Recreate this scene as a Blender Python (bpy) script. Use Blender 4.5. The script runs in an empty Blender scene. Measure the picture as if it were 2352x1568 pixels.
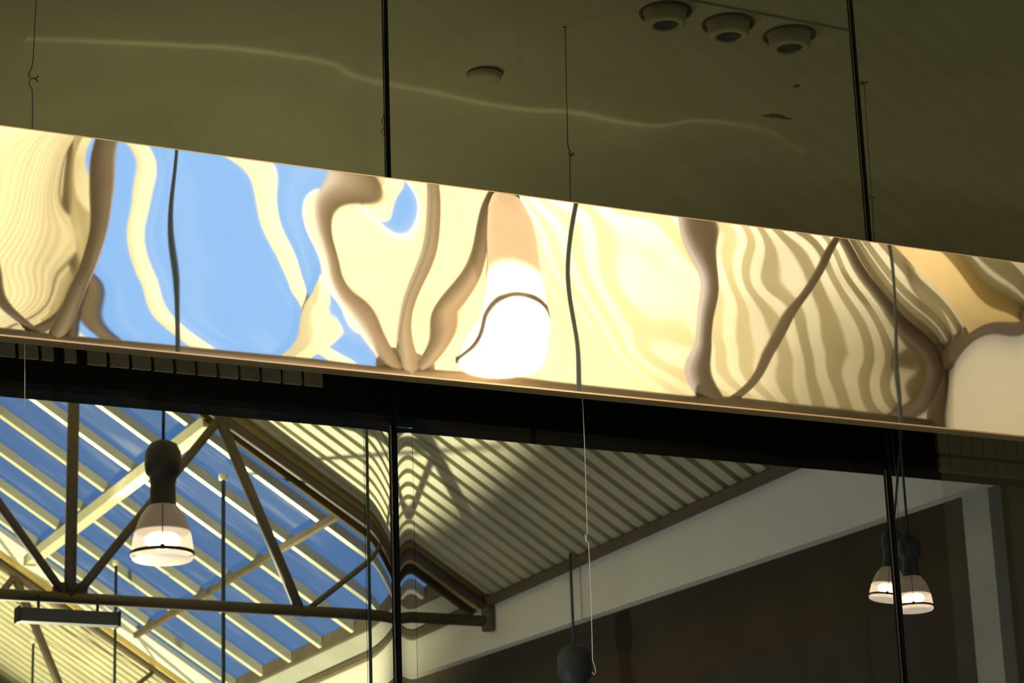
import bpy, bmesh, math, random
import numpy as np
from mathutils import Matrix, Vector

# ------------------------------------------------------------------ camera
F, W, H = 5700.0, 2352, 1568
_z = np.array([-656, 18500, -F]); _z /= np.linalg.norm(_z)
_x = np.array([12224, -1316, -F]); _x -= _z * (_x @ _z); _x /= np.linalg.norm(_x)
_y = np.cross(_z, _x)
M3 = np.array([_x, _y, _z])          # world = M3 @ cam
CAM = np.array([0.0, 0.0, 1.6])
scene = bpy.context.scene
cd = bpy.data.cameras.new('camera'); cam = bpy.data.objects.new('camera', cd)
scene.collection.objects.link(cam)
cd.sensor_width = 36.0; cd.lens = 36.0 * F / W; cd.clip_end = 500
m = Matrix([[*M3[0], CAM[0]], [*M3[1], CAM[1]], [*M3[2], CAM[2]], [0, 0, 0, 1]])
cam.matrix_world = m
cd.dof.use_dof = True; cd.dof.focus_distance = 10.6; cd.dof.aperture_fstop = 87.2 / 13.0
scene.camera = cam

# ------------------------------------------------------------------ view, sky, large lights
vs = scene.view_settings
vs.view_transform = 'Standard'; vs.look = 'None'; vs.exposure = 0.0; vs.gamma = 1.0
vs.use_curve_mapping = False
wd = bpy.data.worlds.new('sky'); scene.world = wd; wd.use_nodes = True
nt = wd.node_tree; nt.nodes.clear()
tc = nt.nodes.new('ShaderNodeTexCoord'); sp = nt.nodes.new('ShaderNodeSeparateXYZ')
rp = nt.nodes.new('ShaderNodeValToRGB'); bg = nt.nodes.new('ShaderNodeBackground'); wo = nt.nodes.new('ShaderNodeOutputWorld')
nt.links.new(tc.outputs['Generated'], sp.inputs[0])
mr = nt.nodes.new('ShaderNodeMapRange'); mr.inputs[1].default_value = -1; mr.inputs[2].default_value = 1
nt.links.new(sp.outputs[2], mr.inputs[0]); nt.links.new(mr.outputs[0], rp.inputs[0])
e = rp.color_ramp.elements
e[0].position = 0.0; e[0].color = (0.40, 0.34, 0.22, 1)
e[1].position = 0.49; e[1].color = (0.34, 0.30, 0.21, 1)
a = e.new(0.53); a.color = (0.27, 0.54, 1.0, 1)
a = e.new(1.0); a.color = (0.22, 0.46, 0.98, 1)
nt.links.new(rp.outputs[0], bg.inputs[0]); nt.links.new(bg.outputs[0], wo.inputs[0])
bg.inputs[1].default_value = 1.15

def spot(name, loc, target, energy, size, blend, color, radius):
    l = bpy.data.lights.new(name, 'SPOT'); l.energy = energy; l.spot_size = size; l.spot_blend = blend
    l.color = color; l.shadow_soft_size = radius
    o = bpy.data.objects.new(name, l); scene.collection.objects.link(o)
    o.location = loc
    o.rotation_euler = (Vector(target) - Vector(loc)).to_track_quat('-Z', 'Y').to_euler()
    return o
# added unseen spots imitating daylight bounced off the floors; fills brighten wall, ceiling and truss
spot('far_floor_bounce', (6.3, 32.0, 1.0), (7.0, 22.6, 8.6), 52000, math.radians(33), 0.3, (1, 0.87, 0.47), 0.10)
spot('far_side_bounce', (4.4, 24.2, -2.0), (8.6, 28.6, 8.0), 20000, math.radians(48), 0.5, (1, 0.87, 0.47), 0.15)
spot('far_end_bounce', (5.0, 34.0, -1.0), (8.6, 30.5, 8.0), 26000, math.radians(62), 0.35, (1, 0.87, 0.47), 0.15)
spot('far_wall_fill', (3.2, 20.5, 1.0), (10.9, 19.0, 6.2), 1500, math.radians(110), 1.0, (1, 0.96, 0.86), 0.4)  # fill added to brighten the white wall band and deck
spot('ceiling_fill', (4.3, 12.7, 3.6), (4.2, 12.6, 6.8), 230, math.radians(125), 1.0, (1, 0.93, 0.62), 0.2)  # unseen spot added under the olive ceiling to brighten it
spot('near_floor_bounce', (5.2, -2.6, 0.4), (6.6, 3.0, 8.4), 14500, math.radians(60), 1.0, (0.97, 0.96, 1.0), 0.15)
spot('near_truss_fill', (6.0, 7.2, 1.0), (6.9, 2.4, 7.0), 2600, math.radians(60), 1.0, (1, 0.9, 0.72), 0.15)  # fill added to brighten the mirrored truss
spot('near_back_bounce', (4.3, 5.5, 0.0), (6.9, -5.0, 8.8), 17000, math.radians(62), 0.8, (1, 0.92, 0.72), 0.15)

# ------------------------------------------------------------------ geometry of the place
YW = 9.0            # glass screen plane
YBAND = 8.72        # brass band plane
RX, EX, SL = 6.44, 10.9, 0.64      # ridge, eave, slope
EZ = 6.66
def ray(px, py):
    d = M3 @ np.array([px - W / 2, H / 2 - py, -F]); return d / np.linalg.norm(d)
def on(px, py, ax, v):
    d = ray(px, py); return CAM + d * (v - CAM[ax]) / d[ax]
def on_roof(px, py):
    n = np.array([SL, 0, 1.]); d = ray(px, py); s = (n @ (np.array([EX, 0, EZ]) - CAM)) / (n @ d); return CAM + d * s
def proj(p):
    c = M3.T @ (np.array(p, float) - CAM); return (W / 2 + F * c[0] / -c[2], H / 2 - F * c[1] / -c[2])
def roof_z(x):
    return EZ + SL * (EX - abs(x - RX) - RX)

# ------------------------------------------------------------------ materials
def mat(name, color, rough=0.6, metal=0.0, noise=0.0, nscale=8.0, emit=None, estr=0.0, spec=0.3, stretch=None):
    m = bpy.data.materials.new(name); m.use_nodes = True
    n = m.node_tree; b = n.nodes['Principled BSDF']
    b.inputs['Base Color'].default_value = (*color, 1); b.inputs['Roughness'].default_value = rough
    b.inputs['Metallic'].default_value = metal; b.inputs['Specular IOR Level'].default_value = spec
    if noise:
        t = n.nodes.new('ShaderNodeTexNoise'); t.inputs['Scale'].default_value = nscale; t.inputs['Detail'].default_value = 5
        co = n.nodes.new('ShaderNodeTexCoord'); mp = n.nodes.new('ShaderNodeMapping')
        if stretch: mp.inputs['Scale'].default_value = stretch
        n.links.new(co.outputs['Object'], mp.inputs[0]); n.links.new(mp.outputs[0], t.inputs['Vector'])
        r = n.nodes.new('ShaderNodeValToRGB')
        r.color_ramp.elements[0].position = 0.3; r.color_ramp.elements[1].position = 0.7
        r.color_ramp.elements[0].color = (*[c * (1 - noise) for c in color], 1)
        r.color_ramp.elements[1].color = (*[min(1, c * (1 + noise)) for c in color], 1)
        n.links.new(t.outputs[0], r.inputs[0]); n.links.new(r.outputs[0], b.inputs['Base Color'])
    if emit:
        b.inputs['Emission Color'].default_value = (*emit, 1); b.inputs['Emission Strength'].default_value = estr
    return m

def mat_glass(name, tint, gloss, dirt_haze=None, dirt_haze_amt=0.0, dscale=2.0):
    m = bpy.data.materials.new(name); m.use_nodes = True; n = m.node_tree; n.nodes.clear()
    out = n.nodes.new('ShaderNodeOutputMaterial'); tr = n.nodes.new('ShaderNodeBsdfTransparent'); gl = n.nodes.new('ShaderNodeBsdfGlossy')
    tr.inputs[0].default_value = (*tint, 1); gl.inputs['Roughness'].default_value = 0.0
    mx = n.nodes.new('ShaderNodeMixShader'); mx.inputs[0].default_value = gloss
    n.links.new(tr.outputs[0], mx.inputs[1]); n.links.new(gl.outputs[0], mx.inputs[2])
    last = mx
    if dirt_haze:  # dirt on the roof glass; painted light haze on the added sheet
        df = n.nodes.new('ShaderNodeBsdfDiffuse'); df.inputs[0].default_value = (*dirt_haze, 1)
        m2 = n.nodes.new('ShaderNodeMixShader')
        t = n.nodes.new('ShaderNodeTexNoise'); t.inputs['Scale'].default_value = dscale; t.inputs['Detail'].default_value = 6
        co = n.nodes.new('ShaderNodeTexCoord'); mp = n.nodes.new('ShaderNodeMapping'); mp.inputs['Scale'].default_value = (0.5, 2.0, 0.5)
        r = n.nodes.new('ShaderNodeMapRange'); r.inputs[1].default_value = 0.52; r.inputs[2].default_value = 0.75
        r.inputs[3].default_value = dirt_haze_amt * 0.25; r.inputs[4].default_value = dirt_haze_amt
        n.links.new(co.outputs['Object'], mp.inputs[0]); n.links.new(mp.outputs[0], t.inputs['Vector'])
        n.links.new(t.outputs[0], r.inputs[0]); n.links.new(r.outputs[0], m2.inputs[0])
        n.links.new(mx.outputs[0], m2.inputs[1]); n.links.new(df.outputs[0], m2.inputs[2]); last = m2
    n.links.new(last.outputs[0], out.inputs[0])
    return m

M = {}
M['brass'] = mat('polished_brass', (1.0, 0.945, 0.84), 0.015, 1.0)
M['brass_edge'] = mat('brass_edge', (0.75, 0.52, 0.34), 0.25, 1.0)
M['seam'] = mat('band_seam', (0.10, 0.10, 0.09), 0.4)
M['silicone'] = mat('silicone', (0.003, 0.0035, 0.003), 0.8, spec=0.05)
M['edge'] = mat('polished_glass_edge', (0.05, 0.038, 0.022), 0.5)
M['glass'] = mat_glass('tinted_glass', (0.235, 0.27, 0.31), 0.003)
M['skyglass'] = mat_glass('roof_glass', (0.94, 0.95, 0.96), 0.0, (0.75, 0.78, 0.8), 0.10, 2.2)
M['deck'] = mat('painted_deck', (0.50, 0.45, 0.29), 0.6, 0, 0.14, 1.5)
M['cream'] = mat('cream_steel', (0.62, 0.57, 0.38), 0.5, 0, 0.12, 2.0)
M['ochre'] = mat('ochre_steel', (0.55, 0.40, 0.15), 0.5, 0, 0.15, 2.0)
M['truss'] = mat('truss_paint', (0.115, 0.088, 0.054), 0.6, 0, 0.15, 3.0)
M['white'] = mat('off_white_plaster', (0.80, 0.76, 0.66), 0.8, 0, 0.05, 1.0)
M['kerb'] = mat('kerb_plaster', (0.60, 0.58, 0.50), 0.8, 0, 0.10, 1.2)
M['gutter'] = mat('gutter_plaster', (0.34, 0.325, 0.27), 0.8, 0, 0.10, 1.2)
M['brown'] = mat('dark_brown_cladding', (0.085, 0.061, 0.031), 0.9, 0, 0.12, 3, spec=0.1)
M['column'] = mat('grey_column', (0.62, 0.60, 0.48), 0.8, 0, 0.1, 1.5)
M['soffit'] = mat('olive_soffit', (0.60, 0.52, 0.24), 0.75, 0, 0.07, 1.3)
M['soffit_dark'] = mat('spot_well', (0.16, 0.13, 0.07), 0.8)
M['lens'] = mat('dull_lens', (0.10, 0.08, 0.05), 0.35)
M['black'] = mat('black_beam', (0.010, 0.009, 0.006), 0.9, spec=0.05)
M['rib'] = mat('dark_bronze_panel', (0.17, 0.14, 0.10), 0.6, 0, 0.2, 3)
M['wire'] = mat('steel_wire', (0.03, 0.028, 0.02), 0.6)
M['wire_lit'] = mat('lit_wire', (0.85, 0.8, 0.5), 0.3, 0.6)  # same steel as the dark wire, lightened to imitate light on it
M['cable'] = mat('dark_cable', (0.035, 0.05, 0.045), 0.6)
M['iron'] = mat('lamp_housing', (0.035, 0.03, 0.025), 0.5)
M['bar'] = mat('fixture_bar', (0.07, 0.08, 0.09), 0.5)
M['smudge'] = mat('smudge', (0.20, 0.14, 0.07), 0.9)
M['screen'] = mat_glass('pale_haze', (0.97, 0.97, 0.97), 0.0, (0.9, 0.78, 0.5), 0.8, 0.01)  # pale diffuse layer imitates a haze of light over the view

def mat_shade(name, lo, hi, zc, soft, k):
    """ribbed prismatic acrylic shade, lit by the lamp inside up to the lamp's own level (object z)"""
    m = bpy.data.materials.new(name); m.use_nodes = True; n = m.node_tree; b = n.nodes['Principled BSDF']
    b.inputs['Base Color'].default_value = (0.13, 0.095, 0.07, 1); b.inputs['Roughness'].default_value = 0.35
    co = n.nodes.new('ShaderNodeTexCoord'); s = n.nodes.new('ShaderNodeSeparateXYZ'); n.links.new(co.outputs['Object'], s.inputs[0])
    r = n.nodes.new('ShaderNodeMapRange'); r.interpolation_type = 'SMOOTHSTEP'
    r.inputs[1].default_value = zc + soft; r.inputs[2].default_value = zc - soft; r.inputs[3].default_value = lo; r.inputs[4].default_value = hi
    n.links.new(s.outputs[2], r.inputs[0])
    b.inputs['Emission Color'].default_value = (1.0, 0.66, 0.36, 1)
    m1 = n.nodes.new('ShaderNodeMath'); m1.operation = 'MULTIPLY'; m1.inputs[1].default_value = k
    n.links.new(r.outputs[0], m1.inputs[0]); n.links.new(m1.outputs[0], b.inputs['Emission Strength'])
    # the clear prisms let the lamp itself shine through
    t = n.nodes.new('ShaderNodeBsdfTransparent'); mx = n.nodes.new('ShaderNodeMixShader')
    m2 = n.nodes.new('ShaderNodeMath'); m2.operation = 'MULTIPLY'; m2.inputs[1].default_value = 0.55
    n.links.new(r.outputs[0], m2.inputs[0]); n.links.new(m2.outputs[0], mx.inputs[0])
    n.links.new(b.outputs[0], mx.inputs[1]); n.links.new(t.outputs[0], mx.inputs[2])
    n.links.new(mx.outputs[0], n.nodes['Material Output'].inputs[0])
    return m

# ------------------------------------------------------------------ helpers
COL = scene.collection
def setp(o, label=None, cat=None, group=None, kind=None):
    if label: o['label'] = label
    if cat: o['category'] = cat
    if group: o['group'] = group
    if kind: o['kind'] = kind
    return o
def link(name, verts, faces, material, parent=None, smooth=False, ymap=None, origin=None):
    me = bpy.data.meshes.new(name)
    vv = [(v[0], ymap(v[1]) if ymap else v[1], v[2]) for v in verts]
    o = bpy.data.objects.new(name, me)
    if origin is None and parent is None:
        a = np.array(vv); c = (a.min(0) + a.max(0)) / 2; origin = c
    if origin is not None:
        vv = [(v[0] - origin[0], v[1] - origin[1], v[2] - origin[2]) for v in vv]; o.location = origin
    elif parent is not None:
        l = parent.location; vv = [(v[0] - l[0], v[1] - l[1], v[2] - l[2]) for v in vv]
        p = parent.parent
        while p is not None:
            vv = [(v[0] - p.location[0], v[1] - p.location[1], v[2] - p.location[2]) for v in vv]; p = p.parent
    me.from_pydata(vv, [], faces); me.materials.append(material)
    if smooth:
        for p in me.polygons: p.use_smooth = True
    bm = bmesh.new(); bm.from_mesh(me); bmesh.ops.recalc_face_normals(bm, faces=bm.faces); bm.to_mesh(me); bm.free()
    COL.objects.link(o)
    if parent is not None: o.parent = parent
    return o
class MB:
    def __init__(s): s.v = []; s.f = []
    def box(s, x0, x1, y0, y1, z0, z1):
        b = len(s.v)
        s.v += [(x0, y0, z0), (x1, y0, z0), (x1, y1, z0), (x0, y1, z0), (x0, y0, z1), (x1, y0, z1), (x1, y1, z1), (x0, y1, z1)]
        s.f += [[b + i for i in q] for q in ((0, 1, 2, 3), (4, 5, 6, 7), (0, 1, 5, 4), (1, 2, 6, 5), (2, 3, 7, 6), (3, 0, 4, 7))]
        return s
    def bar(s, p, q, w, h, up=(0, 0, 1)):
        """box section w wide, h deep from p to q"""
        p, q = np.array(p, float), np.array(q, float); d = q - p; d /= np.linalg.norm(d)
        u = np.array(up, float)
        if abs(d @ u) > 0.99: u = np.array([0, 1., 0])
        sd = np.cross(d, u); sd /= np.linalg.norm(sd); u = np.cross(sd, d)
        b = len(s.v)
        for e_ in (p, q):
            for a_, c_ in ((-1, -1), (1, -1), (1, 1), (-1, 1)):
                s.v.append(tuple(e_ + sd * a_ * w / 2 + u * c_ * h / 2))
        s.f += [[b + i for i in q_] for q_ in ((0, 1, 2, 3), (4, 5, 6, 7), (0, 1, 5, 4), (1, 2, 6, 5), (2, 3, 7, 6), (3, 0, 4, 7))]
        return s
    def tube(s, pts, r, n=8):
        pts = [np.array(p, float) for p in pts]; b = len(s.v); u0 = None
        for i, p in enumerate(pts):
            d = pts[min(i + 1, len(pts) - 1)] - pts[max(i - 1, 0)]; d /= np.linalg.norm(d)
            u = np.cross(d, [0.3, 1, 0.1] if u0 is None else u0)
            if u0 is None: u /= np.linalg.norm(u); u0 = u
            else:
                u = u0 - d * (u0 @ d); u /= np.linalg.norm(u); u0 = u
            w = np.cross(d, u)
            rr = r[i] if isinstance(r, (list, tuple)) else r
            for k in range(n):
                t = 2 * math.pi * k / n; s.v.append(tuple(p + rr * (u * math.cos(t) + w * math.sin(t))))
        for i in range(len(pts) - 1):
            for k in range(n):
                k2 = (k + 1) % n; s.f.append([b + i * n + k, b + i * n + k2, b + (i + 1) * n + k2, b + (i + 1) * n + k])
        s.f.append([b + k for k in range(n)]); s.f.append([b + (len(pts) - 1) * n + k for k in range(n)])
        return s
    def lathe(s, c, prof, n=40, rib=0.0, close=False):
        b = len(s.v)
        for (r, z) in prof:
            for k in range(n):
                t = 2 * math.pi * k / n; rr = r * (1 + (rib if k % 2 else 0)); s.v.append((c[0] + rr * math.cos(t), c[1] + rr * math.sin(t), c[2] + z))
        for i in range(len(prof) - 1):
            for k in range(n):
                k2 = (k + 1) % n; s.f.append([b + i * n + k, b + i * n + k2, b + (i + 1) * n + k2, b + (i + 1) * n + k])
        if close:
            s.f.append([b + k for k in range(n)]); s.f.append([b + (len(prof) - 1) * n + k for k in range(n)])
        return s
    def build(s, name, material, parent=None, smooth=False, ymap=None):
        return link(name, s.v, s.f, material, parent, smooth, ymap)
def empty(name, loc):
    o = bpy.data.objects.new(name, None); COL.objects.link(o); o.location = loc; o.empty_display_size = 0.1; return o

# ------------------------------------------------------------------ the glass screen
XS = [on(900, 700, 1, YW)[0], on(2010, 700, 1, YW)[0]]      # upright joints
pane_edges = [XS[0] - 2.4, XS[0], XS[1], XS[1] + 2.4]
for i in range(3):
    x0, x1 = pane_edges[i] + 0.006, pane_edges[i + 1] - 0.006
    o = link('window_%d' % (i + 1), [(x0, YW, 0.0), (x1, YW, 0.0), (x1, YW, 6.855), (x0, YW, 6.855)], [[0, 1, 2, 3]], M['glass'])
    setp(o, ['tall smoked glass pane left of the first upright joint', 'tall smoked glass pane between the two upright joints',
             'tall smoked glass pane right of the second upright joint'][i], 'window', kind='structure')
for i, x in enumerate(XS):
    j = empty('glazing_joint', (x, YW, 0))
    setp(j, ['upright black joint between glass panes, behind the sky-blue half of the brass band',
             'upright black joint between glass panes, beside the two lower right lamps'][i], 'joint', group='upright joints of the glass screen')
    lo, up = (0.0085, 0.006)
    MB().box(x - lo, x + lo, YW - 0.008, YW + 0.012, 0.0, 4.3).box(x - up, x + up, YW - 0.008, YW + 0.012, 4.3, 6.855).build('silicone_bead', M['silicone'], j)
    MB().box(x - lo - 0.013, x - lo - 0.007, YW - 0.004, YW + 0.012, 0.0, 4.27).build('glass_edge', M['edge'], j)
    MB().box(x - up - 0.009, x - up - 0.006, YW - 0.004, YW + 0.012, 5.0, 6.855).build('glass_edge', M['edge'], j)
    if i: MB().box(x + lo + 0.0, x + lo + 0.004, YW - 0.004, YW + 0.012, 0.0, 4.27).build('glass_edge', M['edge'], j)

# wavy polished margins of the glass beside the left joint bend the view through them
mt = bpy.data.materials.new('clear_glass_margin'); mt.use_nodes = True; n_ = mt.node_tree; n_.nodes.clear()
rf = n_.nodes.new('ShaderNodeBsdfRefraction'); rf.inputs['IOR'].default_value = 1.5; rf.inputs['Roughness'].default_value = 0
n_.links.new(rf.outputs[0], n_.nodes.new('ShaderNodeOutputMaterial').inputs[0])
def margin(xa, xb, slope, parent):
    n = 80; g = 0.0; xs_ = np.linspace(xa, xb, n); z0, z1 = 0.0, 4.27; ya, yb = YW + 0.013, YW + 0.018; G = []
    for i, x in enumerate(xs_):
        if i: g += slope((xs_[i] + xs_[i - 1]) / 2) * (xs_[i] - xs_[i - 1])
        G.append(g)
    me = bpy.data.meshes.new('glass_margin'); v = []; f = []; sm = []
    v += [(xa, ya, z0), (xb, ya, z0), (xb, ya, z1), (xa, ya, z1)]; f.append([0, 1, 2, 3])            # front, faces -y
    b0 = len(v)
    for i in range(n): v += [(xs_[i], yb + G[i], z0), (xs_[i], yb + G[i], z1)]
    for i in range(n - 1): f.append([b0 + 2 * i + 1, b0 + 2 * i + 3, b0 + 2 * i + 2, b0 + 2 * i])      # back, faces +y
    c0 = len(v); ge = G[-1]
    v += [(xa, ya, z0), (xa, ya, z1), (xa, yb, z1), (xa, yb, z0)]; f.append([c0, c0 + 1, c0 + 2, c0 + 3])
    v += [(xb, ya, z0), (xb, yb + ge, z0), (xb, yb + ge, z1), (xb, ya, z1)]; f.append([c0 + 4, c0 + 5, c0 + 6, c0 + 7])
    l = parent.location
    me.from_pydata([(p[0] - l[0], p[1] - l[1], p[2] - l[2]) for p in v], [], f); me.materials.append(mt)
    for p in me.polygons: p.use_smooth = abs(p.normal.y) > 0.9
    o = bpy.data.objects.new('glass_margin', me); COL.objects.link(o); o.parent = parent
    return o
J0 = [o for o in COL.objects if o.name == 'glazing_joint'][0]
margin(XS[0] - 0.130, XS[0] - 0.010, lambda x: 0.034 * ((x - XS[0] + 0.130) / 0.12) ** 2, J0)
margin(XS[0] + 0.010, XS[0] + 0.085, lambda x: 0.034 * (1 - (x - XS[0] - 0.01) / 0.075) ** 2, J0)

# ------------------------------------------------------------------ the brass band
TR = {'z': 6.41, 'n': [4.08, 6.44, 8.8]}
bt = (on(0, 292, 1, YBAND)[2] + on(2352, 607, 1, YBAND)[2]) / 2
bb = (on(0, 768, 1, YBAND)[2] + on(2352, 1000, 1, YBAND)[2]) / 2
bx0, bx1 = on(-160, 500, 1, YBAND)[0], on(2520, 800, 1, YBAND)[0]
def yedge(x): return proj([0, 0, 0]) and 768 + (1000 - 768) * x / 2352.0
AV = [(0, 0), (60, 56), (130, 98), (280, 150), (480, 240)]
def av(a): return float(np.interp(a, [p[0] for p in AV], [p[1] for p in AV]))
def vpt(xv, a_v, Y):        # virtual point seen at unwarped band position
    return on(xv, yedge(xv) - a_v, 1, Y)
feat = []   # band x, band y, virtual world point, weight
def F1(bx, by, P, w=1.0): feat.append((bx, by, P, w))
Y1 = 15.0
def seg(p, q, z): t = (z - p[1]) / (q[1] - p[1]); return p[0] + (q[0] - p[0]) * t
def member(pts, p, q):
    for bx_, by_ in pts:
        a_ = yedge(bx_) - by_
        # height the shallow dish shows at this position on the truss plane
        zz = on(bx_, yedge(bx_) - av(a_), 1, Y1)[2]
        zz = max(zz, TR['z'])
        F1(bx_, by_, np.array([seg(p, q, zz), Y1, zz]), 1.6)
N = TR['n']; tz = TR['z']
member([(920, 850), (850, 770), (820, 730), (800, 600), (830, 450), (820, 405)], (N[1], tz), (4.93, 8.45))
member([(955, 850), (960, 750), (1000, 600), (985, 430)], (N[1], tz), (N[1] + 1e-3, 9.3))
member([(990, 850), (1060, 740), (1085, 640), (1120, 470)], (N[1], tz), (7.95, 8.45))
member([(1665, 900), (1640, 650), (1660, 520)], (N[2], tz), (7.95, 8.45))
member([(1720, 920), (1800, 770), (1850, 650), (1835, 560)], (N[2], tz), (9.85, 7.35))
member([(120, 740), (180, 640), (215, 450), (235, 325)], (N[0], tz), (4.93, 8.45))
for bx_ in range(-150, 2520, 110):
    for a_ in (0, 40, 90, 150, 220, 300, 390, 470):
        F1(bx_, yedge(bx_) - a_, on(bx_, yedge(bx_) - av(a_), 1, Y1), 1.6 if a_ < 50 else 0.35)
# least-squares sheet h(x, z) on a bicubic-spline grid
GX, GZ = 34, 11
def bs(t):
    t = abs(t)
    return np.where(t < 1, 2 / 3 - t * t + t ** 3 / 2, np.where(t < 2, (2 - t) ** 3 / 6, 0))
def dbs(t):
    s = np.sign(t); t = abs(t)
    return s * np.where(t < 1, -2 * t + 1.5 * t * t, np.where(t < 2, -0.5 * (2 - t) ** 2, 0))
hx_, hz_ = (bx1 - bx0) / (GX - 3), (bt - bb) / (GZ - 3)
def basis(x, z):
    u = (x - bx0) / hx_; v = (z - bb) / hz_
    iu = np.arange(GX) - 1; iv = np.arange(GZ) - 1
    return bs(u - iu), dbs(u - iu) / hx_, bs(v - iv), dbs(v - iv) / hz_
rows, rhs = [], []
for bx_, by_, P, w in feat:
    B = on(bx_, by_, 1, YBAND); d = B - CAM
    hx = 0.5 * ((P[0] - B[0]) / (P[1] - B[1]) - d[0] / d[1])
    hz = 0.5 * ((P[2] - B[2]) / (P[1] - B[1]) - d[2] / d[1])
    a0, a1, c0, c1 = basis(B[0], B[2])
    rows.append(np.outer(a1, c0).ravel() * w); rhs.append(hx * w)
    rows.append(np.outer(a0, c1).ravel() * w); rhs.append(hz * w)
reg = 0.0009
A = []
def gidx(i, j): return i * GZ + j
for i in range(GX):
    for j in range(GZ):
        for (di, dj) in ((1, 0), (0, 1)):
            if 0 < i * di + j * dj and i + di < GX and j + dj < GZ and i - di >= 0 and j - dj >= 0:
                r_ = np.zeros(GX * GZ); r_[gidx(i, j)] = -2; r_[gidx(i + di, j + dj)] = 1; r_[gidx(i - di, j - dj)] = 1
                A.append(r_ * 4.5)
r_ = np.zeros(GX * GZ); r_[:] = 1e-3; A.append(r_)
Amat = np.vstack([np.array(rows), np.array(A)]); bvec = np.concatenate([np.array(rhs), np.zeros(len(A))])
coef = np.linalg.lstsq(Amat, bvec, rcond=None)[0].reshape(GX, GZ)
# fine buckling of the thin sheet: a sum of travelling ripples that die out towards the folded bottom lip
rng = np.random.RandomState(11)
RIP = []
for k in range(16):
    lam = rng.uniform(0.36, 0.9); ang = rng.normal(0.0, 0.75); ph = rng.uniform(0, 2 * math.pi)
    RIP.append((2 * math.pi / lam * math.cos(ang), 2 * math.pi / lam * math.sin(ang), ph, 0.0011 * lam / (2 * math.pi) * rng.uniform(0.6, 1.4)))
def sheet_h(x, z):
    a0, _, c0, _ = basis(x, z)
    h = a0 @ coef @ c0
    s = min(1.0, max(0.0, (z - bb - 0.05) / 0.22)); s = s * s * (3 - 2 * s)
    r = 0.0
    for kx, kz, ph, am in RIP: r += am * math.sin(kx * x + kz * z + ph)
    return h + r * s * RIPPLE
RIPPLE = 1.0
band = empty('brass_band', ((bx0 + bx1) / 2, YBAND, bb))
setp(band, 'long polished brass fascia band with a rippled mirror face across the glass screen', 'fascia band')
nx, nz = 720, 150
xs = np.linspace(bx0, bx1, nx); zs = np.linspace(bb, bt, nz)
hh = np.zeros((nx, nz))
for i in range(nx):
    u = (xs[i] - bx0) / hx_; A0 = bs(u - (np.arange(GX) - 1)) @ coef
    for j in range(nz):
        v = (zs[j] - bb) / hz_; h = A0 @ bs(v - (np.arange(GZ) - 1))
        s = min(1.0, max(0.0, (zs[j] - bb - 0.04) / 0.25)); s = s * s * (3 - 2 * s)
        r = sum(am * math.sin(kx * xs[i] + kz * zs[j] + ph) for kx, kz, ph, am in RIP)
        hh[i, j] = h + r * s * RIPPLE
hh -= hh.mean()
vs_ = [(xs[i], YBAND + hh[i, j], zs[j]) for i in range(nx) for j in range(nz)]
fs_ = [[i * nz + j, (i + 1) * nz + j, (i + 1) * nz + j + 1, i * nz + j + 1] for i in range(nx - 1) for j in range(nz - 1)]
face = link('mirror_face', vs_, fs_, M['brass'], band, smooth=True)
# folded lips top and bottom follow the sheet's edge
def lip(j, dz, dy0, dy1, material, name):
    v = []; f = []
    idx = list(range(0, nx, 6)) + [nx - 1]
    for i in idx:
        y = YBAND + hh[i, j]; z = zs[j]
        v += [(xs[i], y + dy0, z), (xs[i], y + dy0, z + dz), (xs[i], y + dy1, z + dz), (xs[i], y + dy1, z)]
    for k in range(len(idx) - 1):
        for q in range(4): f.append([k * 4 + q, k * 4 + (q + 1) % 4, k * 4 + 4 + (q + 1) % 4, k * 4 + 4 + q])
    f += [[0, 1, 2, 3], [(len(idx) - 1) * 4 + q for q in range(4)]]
    return link(name, v, f, material, band)
lip(0, -0.007, -0.010, 0.03, M['brass_edge'], 'bottom_lip')
lip(0, -0.011, -0.002, 0.05, M['soffit_dark'], 'back_lip')
lip(nz - 1, 0.0025, -0.002, 0.03, M['brass_edge'], 'top_lip')
for xx in (bx0 + 0.05, XS[0], XS[1], bx1 - 0.05):
    MB().box(xx - 0.02, xx + 0.02, YBAND + 0.03, YW - 0.01, bb + 0.2, bb + 0.26).build('bracket', M['iron'], band)

# ------------------------------------------------------------------ the halls
PER = 0.24
def slope_pts(s): return RX, EX - (0 if s > 0 else 0)
def deck(ya, yb, side, ymap, name, label, mt='deck', gw=0.075):
    """corrugated deck strip: ribs run down the slope, profile repeats along the hall"""
    v = []; f = []; ys = []
    y = ya
    while y < yb:
        for dy, dn in ((0.0, 0.07), (gw - 0.02, 0.07), (gw, 0.0), (0.22, 0.0)):
            if y + dy <= yb: ys.append((y + dy, dn))
        y += PER
    nrm = np.array([SL * side, 0, 1.]) / math.hypot(SL, 1)
    for yy, dn in ys:
        for x in (RX, RX + side * (EX - RX + 0.05)):
            v.append((x + nrm[0] * dn, yy, roof_z(x) + nrm[2] * dn))
    for i in range(len(ys) - 1): f.append([2 * i, 2 * i + 1, 2 * i + 3, 2 * i + 2])
    o = link(name, v, f, M[mt], ymap=ymap)
    return setp(o, label, kind='structure')
def slope_bar(x0, x1, y, w, h, drop, side=1):
    """bar lying along the slope, hanging below the roof plane by drop"""
    xa, xb = RX + side * (x0 - RX), RX + side * (x1 - RX)
    return MB().bar((xa, y, roof_z(xa) - drop), (xb, y, roof_z(xb) - drop), w, h)
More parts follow.
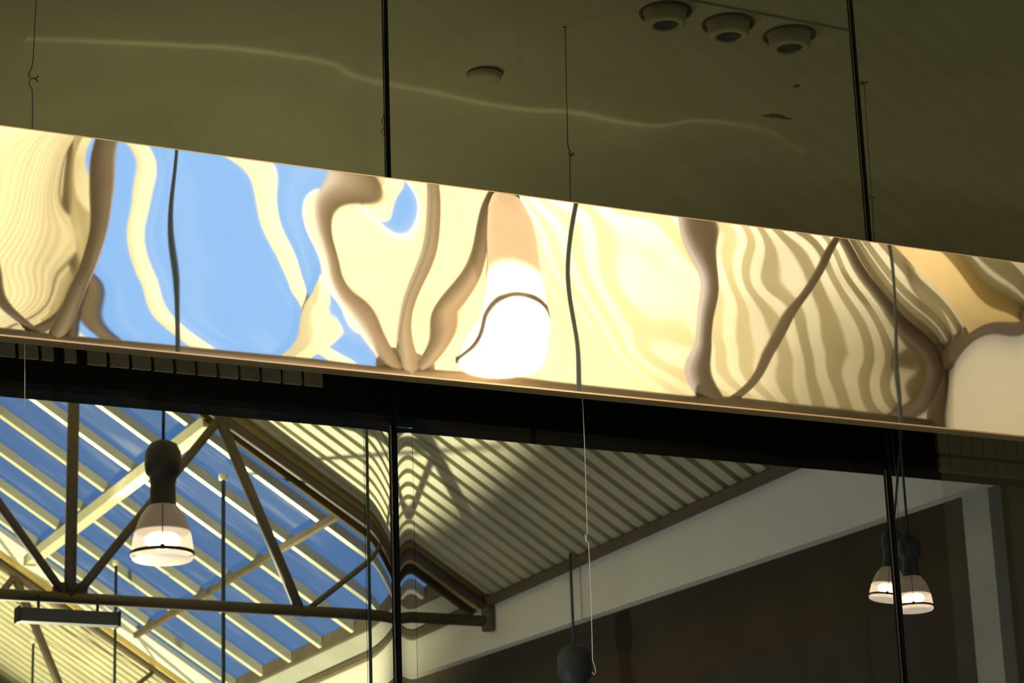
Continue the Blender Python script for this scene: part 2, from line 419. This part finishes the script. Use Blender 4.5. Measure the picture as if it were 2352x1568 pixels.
def skylight(ya, yb, ymap, label, side=1, pitch=1.0, x_lo=10.55, off=0.3, em='ochre', km='brown'):
    r = empty('skylight', (RX, ymap((ya + yb) / 2), EZ)); setp(r, label, 'skylight')
    y = ya + off
    while y < yb - 0.15:
        m_ = slope_bar(RX, x_lo, y, 0.09, 0.10, 0.05, side); m_.build('glazing_bar', M['cream'], r, ymap=ymap); y += pitch
    for (x, w, h, mt, d) in ((7.95, 0.15, 0.12, 'cream', 0.17), (9.35, 0.06, 0.07, 'truss', 0.15), (6.44, 0.12, 0.14, 'cream', 0.1)):
        xx = RX + side * (x - RX)
        MB().bar((xx, ya, roof_z(xx) - d), (xx, yb, roof_z(xx) - d), w, h).build('purlin', M[mt], r, ymap=ymap)
    xx0, xx1 = RX, RX + side * (x_lo - RX)
    link('roof_glazing', [(xx0, ya, roof_z(xx0) + 0.03), (xx1, ya, roof_z(xx1) + 0.03), (xx1, yb, roof_z(xx1) + 0.03), (xx0, yb, roof_z(xx0) + 0.03)], [[0, 1, 2, 3]], M['skyglass'], r, ymap=ymap)
    # lower kerb and both side kerbs
    MB().bar((xx1, ya, roof_z(xx1) - 0.05), (xx1, yb, roof_z(xx1) - 0.05), 0.06, 0.16).build('sill_bar', M['truss'], r, ymap=ymap)
    xe = RX + side * (EX - RX)
    link('gutter_panel', [(xx1, ya, roof_z(xx1) - 0.04), (xe, ya, EZ - 0.02), (xe, yb, EZ - 0.02), (xx1, yb, roof_z(xx1) - 0.04),
                          (xx1, ya, roof_z(xx1) + 0.04), (xe, ya, EZ + 0.06), (xe, yb, EZ + 0.06), (xx1, yb, roof_z(xx1) + 0.04)],
         [[0, 1, 2, 3], [4, 5, 6, 7], [0, 1, 5, 4], [1, 2, 6, 5], [2, 3, 7, 6], [3, 0, 4, 7]], M['gutter'], r, ymap=ymap)
    slope_bar(RX, EX, ya - 0.02, 0.06, 0.30 if km == 'brown' else 0.16, 0.02, side).build('edge_kerb', M[km], r, ymap=ymap)
    slope_bar(RX, EX, ya - 0.16, 0.20, 0.10, 0.06, side).build('edge_beam', M[em], r, ymap=ymap)
    slope_bar(RX, EX, yb + 0.30, 0.60, 0.06, 0.02, side).build('side_panel', M['kerb'], r, ymap=ymap)
    slope_bar(RX, EX, yb + 0.68, 0.16, 0.12, 0.06, side).build('edge_beam', M['ochre'], r, ymap=ymap)
    return r
def truss(Y, ymap, label, group):
    t = empty('roof_truss', (RX, ymap(Y), tz)); setp(t, label, 'roof truss', group=group)
    def r2(p, q, rr, name, m_='truss'):
        MB().tube([(p[0], Y, p[1]), (q[0], Y, q[1])], rr, 10).build(name, M[m_], t, smooth=True, ymap=ymap)
    half = EX - RX - 0.02
    r2((RX - half, tz), (RX + half, tz), 0.058, 'bottom_chord')
    for s in (-1, 1):
        r2((RX + s * 0.02, roof_z(RX) - 0.24), (RX + s * half, roof_z(RX + half) - 0.24 + 0.12), 0.055, 'top_chord')
        r2((RX + s * 0.05, tz + 0.02), (RX + s * 1.51, roof_z(RX + 1.51) - 0.22), 0.045, 'diagonal')
        r2((RX + s * 2.36, tz), (RX + s * 1.51, roof_z(RX + 1.51) - 0.22), 0.055, 'diagonal')
        r2((RX + s * 2.42, tz), (RX + s * 3.35, roof_z(RX + 3.35) - 0.22), 0.03, 'brace')
        r2((RX + s * half, tz - 0.10), (RX + s * half, EZ + 0.02), 0.07, 'end_post')
    r2((RX, tz), (RX, roof_z(RX) - 0.22), 0.058, 'king_post')
    MB().box(RX - 0.17, RX + 0.17, Y - 0.02, Y + 0.02, tz - 0.05, tz + 0.15).build('gusset_plate', M['truss'], t, ymap=ymap)
    return t

SH_FAR = mat_shade('acrylic_shade', 0.06, 1.0, 0.25, 0.014, 6.0)
SH_SMALL = mat_shade('acrylic_shade_small', 0.06, 1.0, 0.10, 0.006, 5.0)
SH_NEAR = mat_shade('acrylic_shade_bright', 0.05, 1.0, 0.20, 0.08, 16.0)
def pendant(x, y, z0, R, ztop, label, group, shade, tilt=0.0, power=14, housing='iron', estr=(2.0, 9.0)):
    """z0 = height of the lamp's open mouth"""
    t = empty('pendant_lamp', (x, y, z0)); setp(t, label, 'pendant lamp', group=group)
    k = R / 0.29
    prof = [(0.275, 0.0), (0.29, 0.03), (0.285, 0.12), (0.27, 0.22), (0.24, 0.33), (0.20, 0.43), (0.15, 0.50), (0.13, 0.52)]
    sh = MB().lathe((0, 0, 0), [(a_ * k, b_ * k) for a_, b_ in prof], 72, 0.012)
    o = link('shade', sh.v, sh.f, shade, t, smooth=False, origin=(0, 0, 0)); o.scale = (1, 1, 1)
    def lz(name, prof_, mt, n=40, close=False, smooth=True):
        s_ = MB().lathe((0, 0, 0), [(a_ * k, b_ * k) for a_, b_ in prof_], n, 0, close)
        return link(name, s_.v, s_.f, mt, t, smooth=smooth, origin=(0, 0, 0))
    lz('clamp_ring', [(0.288, 0.045), (0.302, 0.045), (0.302, 0.075), (0.288, 0.075), (0.288, 0.045)], M['iron'])
    em = LAMPM[estr]
    lz('diffuser', [(0.0, -0.025), (0.15, -0.02), (0.25, -0.005), (0.275, 0.005)], em[0])
    lz('bulb', [(0.0, 0.12), (0.10, 0.125), (0.16, 0.16), (0.17, 0.21), (0.13, 0.245), (0.0, 0.25)], em[1], 24)
    b = lz('housing', [(0.13, 0.50), (0.125, 0.56), (0.118, 0.72), (0.13, 0.80), (0.165, 0.84), (0.175, 0.92), (0.17, 1.04), (0.13, 1.12), (0.05, 1.16), (0.02, 1.17)], M[housing])
    s_ = MB().tube([(0, 0, 1.15 * k), (0, 0, ztop - z0)], 0.016 * k / 1.0 if k > 0.8 else 0.02 * k)
    link('rod', s_.v, s_.f, M[housing], t, smooth=True, origin=(0, 0, 0))
    s_ = MB().tube([(0, -0.292 * k, 0.08 * k), (0, -0.272 * k, 0.235 * k), (0, -0.20 * k, 0.44 * k), (0, -0.14 * k, 0.52 * k)], 0.005 * k)
    link('guard_wire', s_.v, s_.f, M['iron'], t, origin=(0, 0, 0))
    s_ = MB().box(-0.02 * k, 0.02 * k, -0.315 * k, -0.296 * k, 0.04 * k, 0.085 * k)
    link('ring_clasp', s_.v, s_.f, M['iron'], t, origin=(0, 0, 0))
    t.rotation_euler = (0, tilt, -math.atan2(x, y) * 1.0)
    t.rotation_euler.z = -math.atan2(x, y)
    return t
LAMPM = {}
for key in ((1.8, 22.0), (6.0, 30.0)):
    LAMPM[key] = (mat('diffuser_%g' % key[0], (0.6, 0.5, 0.45), 0.5, emit=(1.0, 0.70, 0.46), estr=key[0]),
                  mat('bulb_%g' % key[0], (1, 1, 1), 0.5, emit=(1.0, 0.80, 0.50), estr=key[1]))

def fascia_wall(y0, y1, z_bot0, z_bot1, ymap, name, label, side=1):
    xx = RX + side * (EX - RX + 0.04); t = 0.12 * side
    v = [(xx, y0, z_bot0), (xx, y1, z_bot1), (xx, y1, EZ + 0.1), (xx, y0, EZ + 0.1)]
    v += [(a + t, b, c) for a, b, c in v]
    o = link(name, v, [[0, 1, 2, 3], [4, 5, 6, 7], [0, 1, 5, 4], [1, 2, 6, 5], [2, 3, 7, 6], [3, 0, 4, 7]], M['white'], ymap=ymap)
    return setp(o, label, kind='structure')

def far(y): return y
def near(y): return 2 * YBAND - y

# far hall: added behind the glass, a solid stand-in for the roof's reflection
S0, S1 = 23.30, 30.30
deck(13.72, S0 - 0.05, 1, far, 'ceiling_near_bay', 'ribbed metal roof deck')
deck(S1 + 0.65, 46.0, 1, far, 'ceiling_far_bay', 'ribbed metal roof deck beyond the skylight')
deck(13.72, 46.0, -1, far, 'ceiling_left_slope', 'ribbed metal roof deck, other slope')
skylight(S0, S1, far, 'slanted blue-sky skylight with cream glazing bars, seen under the black beam', off=0.55)
truss(23.0, far, 'dark steel truss crossing in front of the skylight behind the lamp', 'roof trusses of the far hall')
truss(31.0, far, 'steel truss beyond the skylight at the lower left corner', 'roof trusses of the far hall')
MB().bar((EX - 0.02, 13.72, EZ - 0.05), (EX - 0.02, 46, EZ - 0.05), 0.09, 0.07).build('trim_1', M['truss'])
setp(bpy.data.objects['trim_1'], 'steel eave trim', kind='structure')
pa, pb = on(900, 1568, 0, EX + 0.04), on(2290, 1100, 0, EX + 0.04)
def zlin(y): return pa[2] + (pb[2] - pa[2]) * (y - pa[1]) / (pb[1] - pa[1])
fascia_wall(8.0 + 1.2, 46, zlin(9.2), zlin(46), far, 'wall_upper', 'off-white wall band under the eave')
o = MB().box(EX + 0.5, EX + 0.7, 9.2, 46, 0, 6.4).build('wall_right', M['brown']); setp(o, 'dark brown wall under the white band', kind='structure')
c0, c1 = on(2228, 1300, 0, EX + 0.40), on(2290, 1300, 0, EX + 0.40)
o = MB().box(EX + 0.38, EX + 0.5, c1[1], c0[1], 0, 6.3).build('column', M['column']); setp(o, 'pale grey column on the dark brown wall at the right', kind='structure')

o = MB().box(1.6, 1.8, 9.2, 46, -0.5, EZ).build('wall_left', M['white']); setp(o, 'pale wall on the other side of the far hall', kind='structure')
o = MB().box(1.6, 11.6, 46, 46.2, -0.5, 9.6).build('wall_back', M['white']); setp(o, 'pale end wall of the far hall', kind='structure')
# near hall (camera side, mirrored in the band)
T0, T1 = 19.9, 30.0
deck(8.95, 14.0, 1, near, 'ceiling_camera_bay', 'ribbed metal roof deck over the camera side', gw=0.10)
deck(14.26, T0 - 0.05, 1, near, 'ceiling_camera_middle', 'ribbed metal roof deck over the camera side', gw=0.10)
deck(T1 + 0.65, 40.0, 1, near, 'ceiling_camera_back', 'ribbed metal roof deck over the camera side', gw=0.10)
deck(8.95, 40.0, -1, near, 'ceiling_camera_left', 'ribbed metal roof deck over the camera side, other slope', gw=0.10)
skylight(T0, T1, near, 'skylight mirrored as blue sky in the left half of the brass band', pitch=1.6, off=0.7, em='cream', km='kerb')
o = slope_bar(RX, EX, 14.12, 0.36, 0.10, 0.04).build('roof_beam', M['ochre'], ymap=near); setp(o, 'ochre roof beam mirrored near the right end of the brass band', 'beam')
truss(15.0, near, 'steel truss mirrored in the brass band', 'roof trusses of the camera side')
truss(23.0, near, 'steel truss behind the camera', 'roof trusses of the camera side')
fascia_wall(9.4, 40, 5.2, 5.2, near, 'wall_camera_right', 'off-white wall band on the camera side')
fascia_wall(9.4, 40, 6.0, 6.0, near, 'wall_camera_left', 'off-white wall band on the camera side', side=-1)
o = MB().bar((EX - 0.02, 9.4, EZ - 0.05), (EX - 0.02, 40, EZ - 0.05), 0.09, 0.07).build('trim_2', M['truss'], ymap=near); setp(o, 'steel eave trim', kind='structure')

# ------------------------------------------------------------------ lamps
ZC_ = 6.86
p = on(373, 1268, 1, 21.0)
zl = on(373, 1286, 1, 21.0)[2]
Rl = 0.5 * 142 / F * (M3.T @ (p - CAM))[2] * -1
pendant(p[0], 21.0, zl, Rl, roof_z(p[0]), 'glowing bell-shaped pendant lamp in front of the skylight', 'pendant lamps under the roof', SH_FAR, estr=(1.8, 22.0))
q = on(1318, 1478, 1, 21.0)
pendant(q[0], 21.0, q[2] - 1.17 * Rl / 0.29, Rl, roof_z(q[0]), 'pendant lamp whose dark cap shows at the bottom edge before the white wall', 'pendant lamps under the roof', SH_FAR, housing='bar', estr=(1.8, 22.0))
for (cx, my, Yl, wpx, tilt, lab) in ((2100, 1402, 12.95, 88, 0.0, 'small glowing pendant lamp right of the upright joint, the lower of two'),
                                (2038, 1378, 13.3, 84, 0.16, 'added tilted small pendant lamp left of the upright joint, doubled image of the lower one')):  # tilted lamp is added for the other's doubled image across the joint
    p2 = on(cx, my, 1, Yl); dist = -(M3.T @ (p2 - CAM))[2]
    pendant(p2[0], Yl, p2[2], 0.5 * wpx / F * dist, ZC_, lab, 'pair of small pendant lamps by the dark wall', SH_SMALL, tilt, housing='bar', estr=(1.8, 22.0))
LN = (1.0,)
pendant(6.97, near(14.5), zl, Rl * 1.2, roof_z(6.98), 'bright pendant lamp mirrored as a white glow in the brass band', 'pendant lamps under the roof', SH_NEAR, estr=(6.0, 30.0))

# ------------------------------------------------------------------ ceiling strip and beam behind the glass
ZC, YB = 6.86, 13.5
o = MB().box(1.0, 13.0, 8.84, YB, ZC, ZC + 0.1).build('ceiling', M['soffit']); setp(o, 'flat olive ceiling behind the upper glass', kind='structure')
zb = (on(0, 885, 1, YB)[2] + on(2150, 1085, 1, YB)[2]) / 2
bm_ = empty('beam', (6, YB, zb)); setp(bm_, 'deep black edge beam below the brass band with a ribbed bronze upper panel', 'beam')
MB().box(1.0, 12.0, YB, YB + 0.2, zb, ZC + 0.1).build('web', M['black'], bm_)
zr = on(200, 838, 1, YB)[2]
xr = on(0, 800, 1, YB)[0] - 0.3; k = 0
xend = on(700, 900, 1, YB)[0]
while xr < xend:
    w_ = 0.115 if k not in (4, 5) else 0.07
    mb = MB(); pts = []
    z0_, z1_ = zr, zr + 0.42
    prof = []
    for i in range(7):
        t_ = i / 6; zz = z0_ + (z1_ - z0_) * t_; dx = -0.09 * t_ ** 1.5
        prof.append((dx, zz))
    v = []; f = []
    for dx, zz in prof: v += [(xr + dx, YB - 0.03, zz), (xr + dx + w_, YB - 0.03, zz), (xr + dx + w_, YB, zz), (xr + dx, YB, zz)]
    for i in range(6):
        for q_ in range(4): f.append([i * 4 + q_, i * 4 + (q_ + 1) % 4, i * 4 + 4 + (q_ + 1) % 4, i * 4 + 4 + q_])
    f += [[0, 1, 2, 3], [24, 25, 26, 27]]
    link('slat_panel', v, f, M['rib'], bm_)
    xr += 0.135; k += 1
xq0, xq1 = on(2150, 1040, 1, YB)[0], 12.0
xr = xq0
while xr < xq1:
    MB().box(xr, xr + 0.085, YB - 0.03, YB, on(2250, 1051, 1, YB)[2], ZC).box(xr, xr + 0.085, YB - 0.03, YB, zb, on(2250, 1060, 1, YB)[2]).build('slat_panel', M['rib'], bm_)
    xr += 0.095
# added pale sheet imitating the light haze at the right
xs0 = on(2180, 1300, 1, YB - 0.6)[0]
o = link('haze_sheet', [(xs0, YB - 0.6, 0), (xs0 + 3, YB - 0.6, 0), (xs0 + 3, YB - 0.6, ZC - 0.02), (xs0, YB - 0.6, ZC - 0.02)], [[0, 1, 2, 3]], M['screen'])
setp(o, 'added pale sheet for the haze of light in front of the grey column at the right', 'haze sheet')

# recessed spotlights in an access panel
def on_c(px, py): return on(px, py, 2, ZC)
pc = [on_c(1385, -40), on_c(1395, 62), on_c(1858, 148), on_c(1960, 70)]
o = link('access_panel', [tuple(q - np.array([0, 0, 0.012])) for q in pc] + [tuple(q - np.array([0, 0, 0.001])) for q in pc], [[0, 1, 2, 3], [4, 5, 6, 7], [0, 1, 5, 4], [1, 2, 6, 5], [2, 3, 7, 6], [3, 0, 4, 7]], M['soffit'])
setp(o, 'flat olive ceiling panel holding the three recessed spotlights', 'ceiling panel')
for (cx, cy, lab) in ((1528, 22, 'round recessed spotlight, first of the three from the left'), (1672, 49, 'round recessed spotlight, middle of the three'), (1812, 76, 'round recessed spotlight, last of the three beside the joint')):
    c = on_c(cx, cy); dist = -(M3.T @ (c - CAM))[2]; R = 0.5 * 122 / F * dist; zc_ = ZC - 0.012
    s = empty('recessed_spotlight', (c[0], c[1], zc_)); setp(s, lab, 'spotlight', group='recessed spotlights in the ceiling')
    MB().lathe((c[0], c[1], zc_), [(R, 0), (R * 1.0, -0.008), (R * 0.9, -0.010), (R * 0.86, 0.0), (R * 0.84, 0.0)], 40).build('trim_ring', M['soffit_dark'], s, smooth=True)
    MB().lathe((c[0], c[1], zc_), [(R * 0.80, 0.0), (R * 0.78, -0.03), (R * 0.77, -0.06), (R * 0.74, -0.072), (R * 0.50, -0.078), (R * 0.48, -0.06)], 40).build('eyeball_housing', M['soffit'], s, smooth=True)
    MB().lathe((c[0], c[1], zc_), [(0, -0.060), (R * 0.3, -0.062), (R * 0.48, -0.066)], 40).build('lens', M['lens'], s, smooth=True)
c = on_c(1113, 168); dist = -(M3.T @ (c - CAM))[2]
R = 0.5 * 80 / F * dist
s = empty('smoke_detector', (c[0], c[1], ZC)); setp(s, 'small round smoke detector on the olive ceiling', 'smoke detector')
MB().lathe((c[0], c[1], ZC), [(0, -0.045), (R * 0.7, -0.045), (R * 0.95, -0.035), (R, -0.012)], 40).build('cap', M['soffit'], s, smooth=True)
MB().lathe((c[0], c[1], ZC), [(R, -0.012), (R * 1.02, -0.012), (R * 1.02, 0)], 40).build('base_ring', M['soffit_dark'], s, smooth=True)
for (cx, cy, a_, b_, lab) in ((1785, 267, 32, 4, 'long brown smudge below the spotlights'), (1830, 197, 5, 3, 'small dark spot on the ceiling above the smudge'),
                              (1983, 190, 6, 4, 'small dark spot right of the second joint')):
    c = on_c(cx, cy); c2 = on_c(cx + a_, cy + 2); dx = np.linalg.norm(c2 - c); d3 = on_c(cx, cy + b_); dy = np.linalg.norm(d3 - c)
    v = []
    for kk in range(14):
        t_ = 2 * math.pi * kk / 14; r_ = 1 + 0.3 * math.sin(3 * t_ + cx)
        v.append((c[0] + dx * math.cos(t_) * r_, c[1] + dy * math.sin(t_) * r_, ZC - 0.002))
    v += [(a, b, ZC) for a, b, _ in v]
    o = link('ceiling_mark', v, [list(range(14)), list(range(14, 28))] + [[k_, (k_ + 1) % 14, (k_ + 1) % 14 + 14, k_ + 14] for k_ in range(14)], M['smudge'])
    setp(o, lab, 'mark')

# ------------------------------------------------------------------ hooked wires in the gap between band and glass
YWIRE = 8.90
def wire(pts, r, label, material, group='thin hooked wires along the glass', Y=YWIRE, name='hooked_wire', hook=None, top='ceiling'):
    P = [on(px, py, 1, Y) for px, py in pts]
    if top == 'ceiling': P.insert(0, np.array([P[0][0], Y, ZC]))
    t = empty(name, tuple(P[0])); setp(t, label, 'wire', group=group)
    MB().tube(P, r, 6).build('strand', M[material], t, smooth=True)
    if top == 'band': MB().box(P[0][0] - 0.01, P[0][0] + 0.01, YBAND + 0.02, Y + 0.01, P[0][2] - 0.01, P[0][2] + 0.01).build('clip', M['iron'], t)
    if hook:
        for hk in hook: MB().tube([on(px, py, 1, Y) for px, py in hk], r * 1.3, 6).build('hook', M[material], t, smooth=True)
    return t
wr = 0.0022
wire([(86, -60), (80, 60), (76, 140), (72, 158), (66, 168), (67, 176), (71, 181), (66, 188), (68, 196), (74, 206), (75, 250), (74, 300), (74, 340)], wr,
     'thin dark wire with a twisted hook, at the left edge of the ceiling', 'wire', hook=[[(72, 180), (78, 179), (82, 181), (88, 174)], [(82, 181), (87, 188)]])
wire([(881, -40), (882, 120), (882, 262), (877, 276), (878, 284), (884, 290), (878, 298), (877, 306), (883, 312), (884, 350), (886, 420)], wr * 0.8,
     'thin dark wire with a small loop, hugging the left upright joint', 'wire')
wire([(1298, 62), (1299, 90), (1300, 150), (1302, 250), (1304, 330), (1307, 345), (1313, 352), (1309, 360), (1309, 400), (1310, 480)], wr,
     'thin dark wire with a hook, hanging between the two upright joints', 'wire', hook=[[(1305, 350), (1310, 358), (1316, 356), (1318, 350)], [(1293, 62), (1303, 62)]], Y=on_c(1298, 62)[1])
wire([(1986, 200), (1989, 260), (1994, 340), (1999, 410), (2002, 440), (1998, 452), (2004, 462), (2008, 455), (2004, 470), (2006, 520), (2008, 570)], wr * 0.7,
     'faint wire with a hook, right of the second upright joint', 'wire', hook=[[(1999, 452), (2010, 453)]], Y=on_c(1986, 195)[1])
wire([(1330, 760), (1336, 880), (1340, 960), (1344, 1060), (1347, 1170), (1349, 1220), (1345, 1242), (1352, 1248), (1354, 1300), (1358, 1400), (1361, 1515), (1367, 1535), (1368, 1544), (1364, 1549), (1360, 1543)], wr * 0.8,
     'thin bright wire with a hook end, hanging below the band over the white wall', 'wire_lit', hook=[[(1343, 1225), (1346, 1242), (1350, 1246)]], top='band')
wire([(57, 700), (57, 860), (57, 900), (57, 935)], wr * 0.7, 'short bright wire end at the left under the black beam', 'wire_lit', top='band')
wire([(2040, 900), (2058, 1100), (2066, 1225), (2076, 1238), (2084, 1258), (2086, 1270), (2080, 1280), (2072, 1278)], wr * 0.5, 'faint wire hook above the right lamp', 'wire', top='band')

# dark hanging cables in the far hall
def cable(px, py0, label, Y=None, r=0.022, py1=1700):
    if Y is None: top = on_roof(px, py0); Y = top[1]
    else:
        top = on(px, py0, 1, Y); top = np.array([top[0], Y, roof_z(top[0])])
    top = top - np.array([0, 0, 0.10])
    t = empty('hanging_cable', tuple(top)); setp(t, label, 'cable', group='dark cables hanging from the far roof')
    bot = on(px, py1, 1, Y)[2]
    MB().tube([tuple(top), (top[0], top[1], min(bot, top[2] - 3))], r, 8).build('strand', M['cable'], t, smooth=True)
    MB().lathe(tuple(top), [(0.0, -0.07), (r * 2.2, -0.06), (r * 2.2, 0.0)], 16).build('anchor', M['cream'], t, smooth=True)
cable(513, 1068, 'dark cable hanging down the middle of the skylight, right of the lamp')
cable(267, 1268, 'thin dark cable left of the lamp, hanging past the fixture bar', r=0.018)
cable(77, 1450, 'short dark cable at the lower left corner', r=0.018)
cable(843, 1000, 'dark cable just left of the left upright joint', Y=21.0, r=0.02)
# long dark fixture bar slung under the truss
p0, p1 = on(40, 1412, 1, 22.9), on(270, 1418, 1, 22.9)
t = empty('fixture_bar', ((p0[0] + p1[0]) / 2, 22.9, p0[2])); setp(t, 'long dark grey light bar slung under the truss at the lower left', 'light bar')
MB().box(p0[0], p1[0], 22.83, 22.97, p0[2] - 0.065, p0[2] + 0.065).build('casing', M['bar'], t)
for xx in (p0[0] + 0.2, p1[0] - 0.2): MB().box(xx - 0.012, xx + 0.012, 22.888, 22.912, p0[2] + 0.065, tz).build('hanger', M['iron'], t)
for xx in (p0[0], p1[0]): MB().box(xx - 0.012, xx + 0.012, 22.82, 22.98, p0[2] - 0.075, p0[2] + 0.075).build('end_cap', M['iron'], t)
# cables on the camera side, mirrored as dark wavering lines in the band
def ncable(px, Y, lab):
    x = on(px, yedge(px) - 60, 1, Y)[0]
    t = empty('hanging_cable', (x, near(Y), roof_z(x))); setp(t, lab, 'cable', group='cables mirrored in the brass band')
    MB().tube([(x, near(Y), 4.2), (x, near(Y), roof_z(x))], 0.015, 8).build('strand', M['cable'], t, smooth=True)
ncable(408, 14.0, 'cable mirrored as a dark line across the blue part of the band')
ncable(1318, 12.2, 'cable mirrored right of the white glow in the band')
ncable(2055, 14.0, 'cable mirrored near the right end of the band')

# added unseen point lamp, patterned to draw the brass's wavering caustic on the ceiling
LC = np.array([4.6, 12.2, 4.6])
cl = bpy.data.lights.new('caustic_pattern_lamp', 'POINT'); cl.energy = 130; cl.color = (1, 0.93, 0.62); cl.shadow_soft_size = 0.0
co_ = bpy.data.objects.new('caustic_pattern_lamp', cl); COL.objects.link(co_); co_.location = LC
cl.use_nodes = True; n = cl.node_tree; em = n.nodes['Emission']
g = n.nodes.new('ShaderNodeTexCoord'); sx = n.nodes.new('ShaderNodeSeparateXYZ'); n.links.new(g.outputs['Normal'], sx.inputs[0])
def mth(op, a, b=None, c=None):
    m_ = n.nodes.new('ShaderNodeMath'); m_.operation = op
    for i, q in enumerate((a, b, c)):
        if q is None: continue
        if isinstance(q, (int, float)): m_.inputs[i].default_value = q
        else: n.links.new(q, m_.inputs[i])
    return m_.outputs[0]
zz = mth('MAXIMUM', sx.outputs[2], 0.02)
uu, vv_ = mth('DIVIDE', sx.outputs[0], zz), mth('DIVIDE', sx.outputs[1], zz)
cpx = [(60, 88), (250, 96), (420, 104), (600, 118), (740, 140), (800, 168), (880, 190), (1000, 212), (1130, 240), (1220, 252), (1320, 258), (1440, 282), (1520, 288), (1610, 276), (1700, 286), (1800, 322), (1850, 350)]
U = []; V = []
for q in cpx:
    c = on_c(*q) - LC; U.append(c[0] / c[2]); V.append(c[1] / c[2])
u0, u1, v0, v1 = min(U), max(U), min(V) - 0.02, max(V) + 0.02
fc = n.nodes.new('ShaderNodeFloatCurve'); cv = fc.mapping.curves[0]
pts_ = [((a - u0) / (u1 - u0), (b - v0) / (v1 - v0)) for a, b in zip(U, V)]
cv.points[0].location = pts_[0]; cv.points[1].location = pts_[-1]
for q in pts_[1:-1]: cv.points.new(*q)
fc.mapping.update()
un = mth('DIVIDE', mth('SUBTRACT', uu, u0), u1 - u0); n.links.new(un, fc.inputs['Value'])
vc = mth('ADD', mth('MULTIPLY', fc.outputs[0], v1 - v0), v0)
dv = mth('SUBTRACT', vv_, vc)
line = mth('EXPONENT', mth('MULTIPLY', mth('MULTIPLY', dv, dv), -1.0 / 0.016 ** 2))
glow = mth('MULTIPLY', mth('EXPONENT', mth('MULTIPLY', mth('MULTIPLY', dv, dv), -1.0 / 0.10 ** 2)), mth('LESS_THAN', 0.0, dv))
ins = mth('MULTIPLY', mth('GREATER_THAN', un, 0.0), mth('LESS_THAN', un, 1.0))
wob = mth('ADD', 0.8, mth('MULTIPLY', 0.25, mth('SINE', mth('MULTIPLY', un, 11.0))))
n.links.new(mth('MULTIPLY', mth('MULTIPLY', mth('ADD', line, mth('MULTIPLY', glow, 0.2)), ins), wob), em.inputs[1])
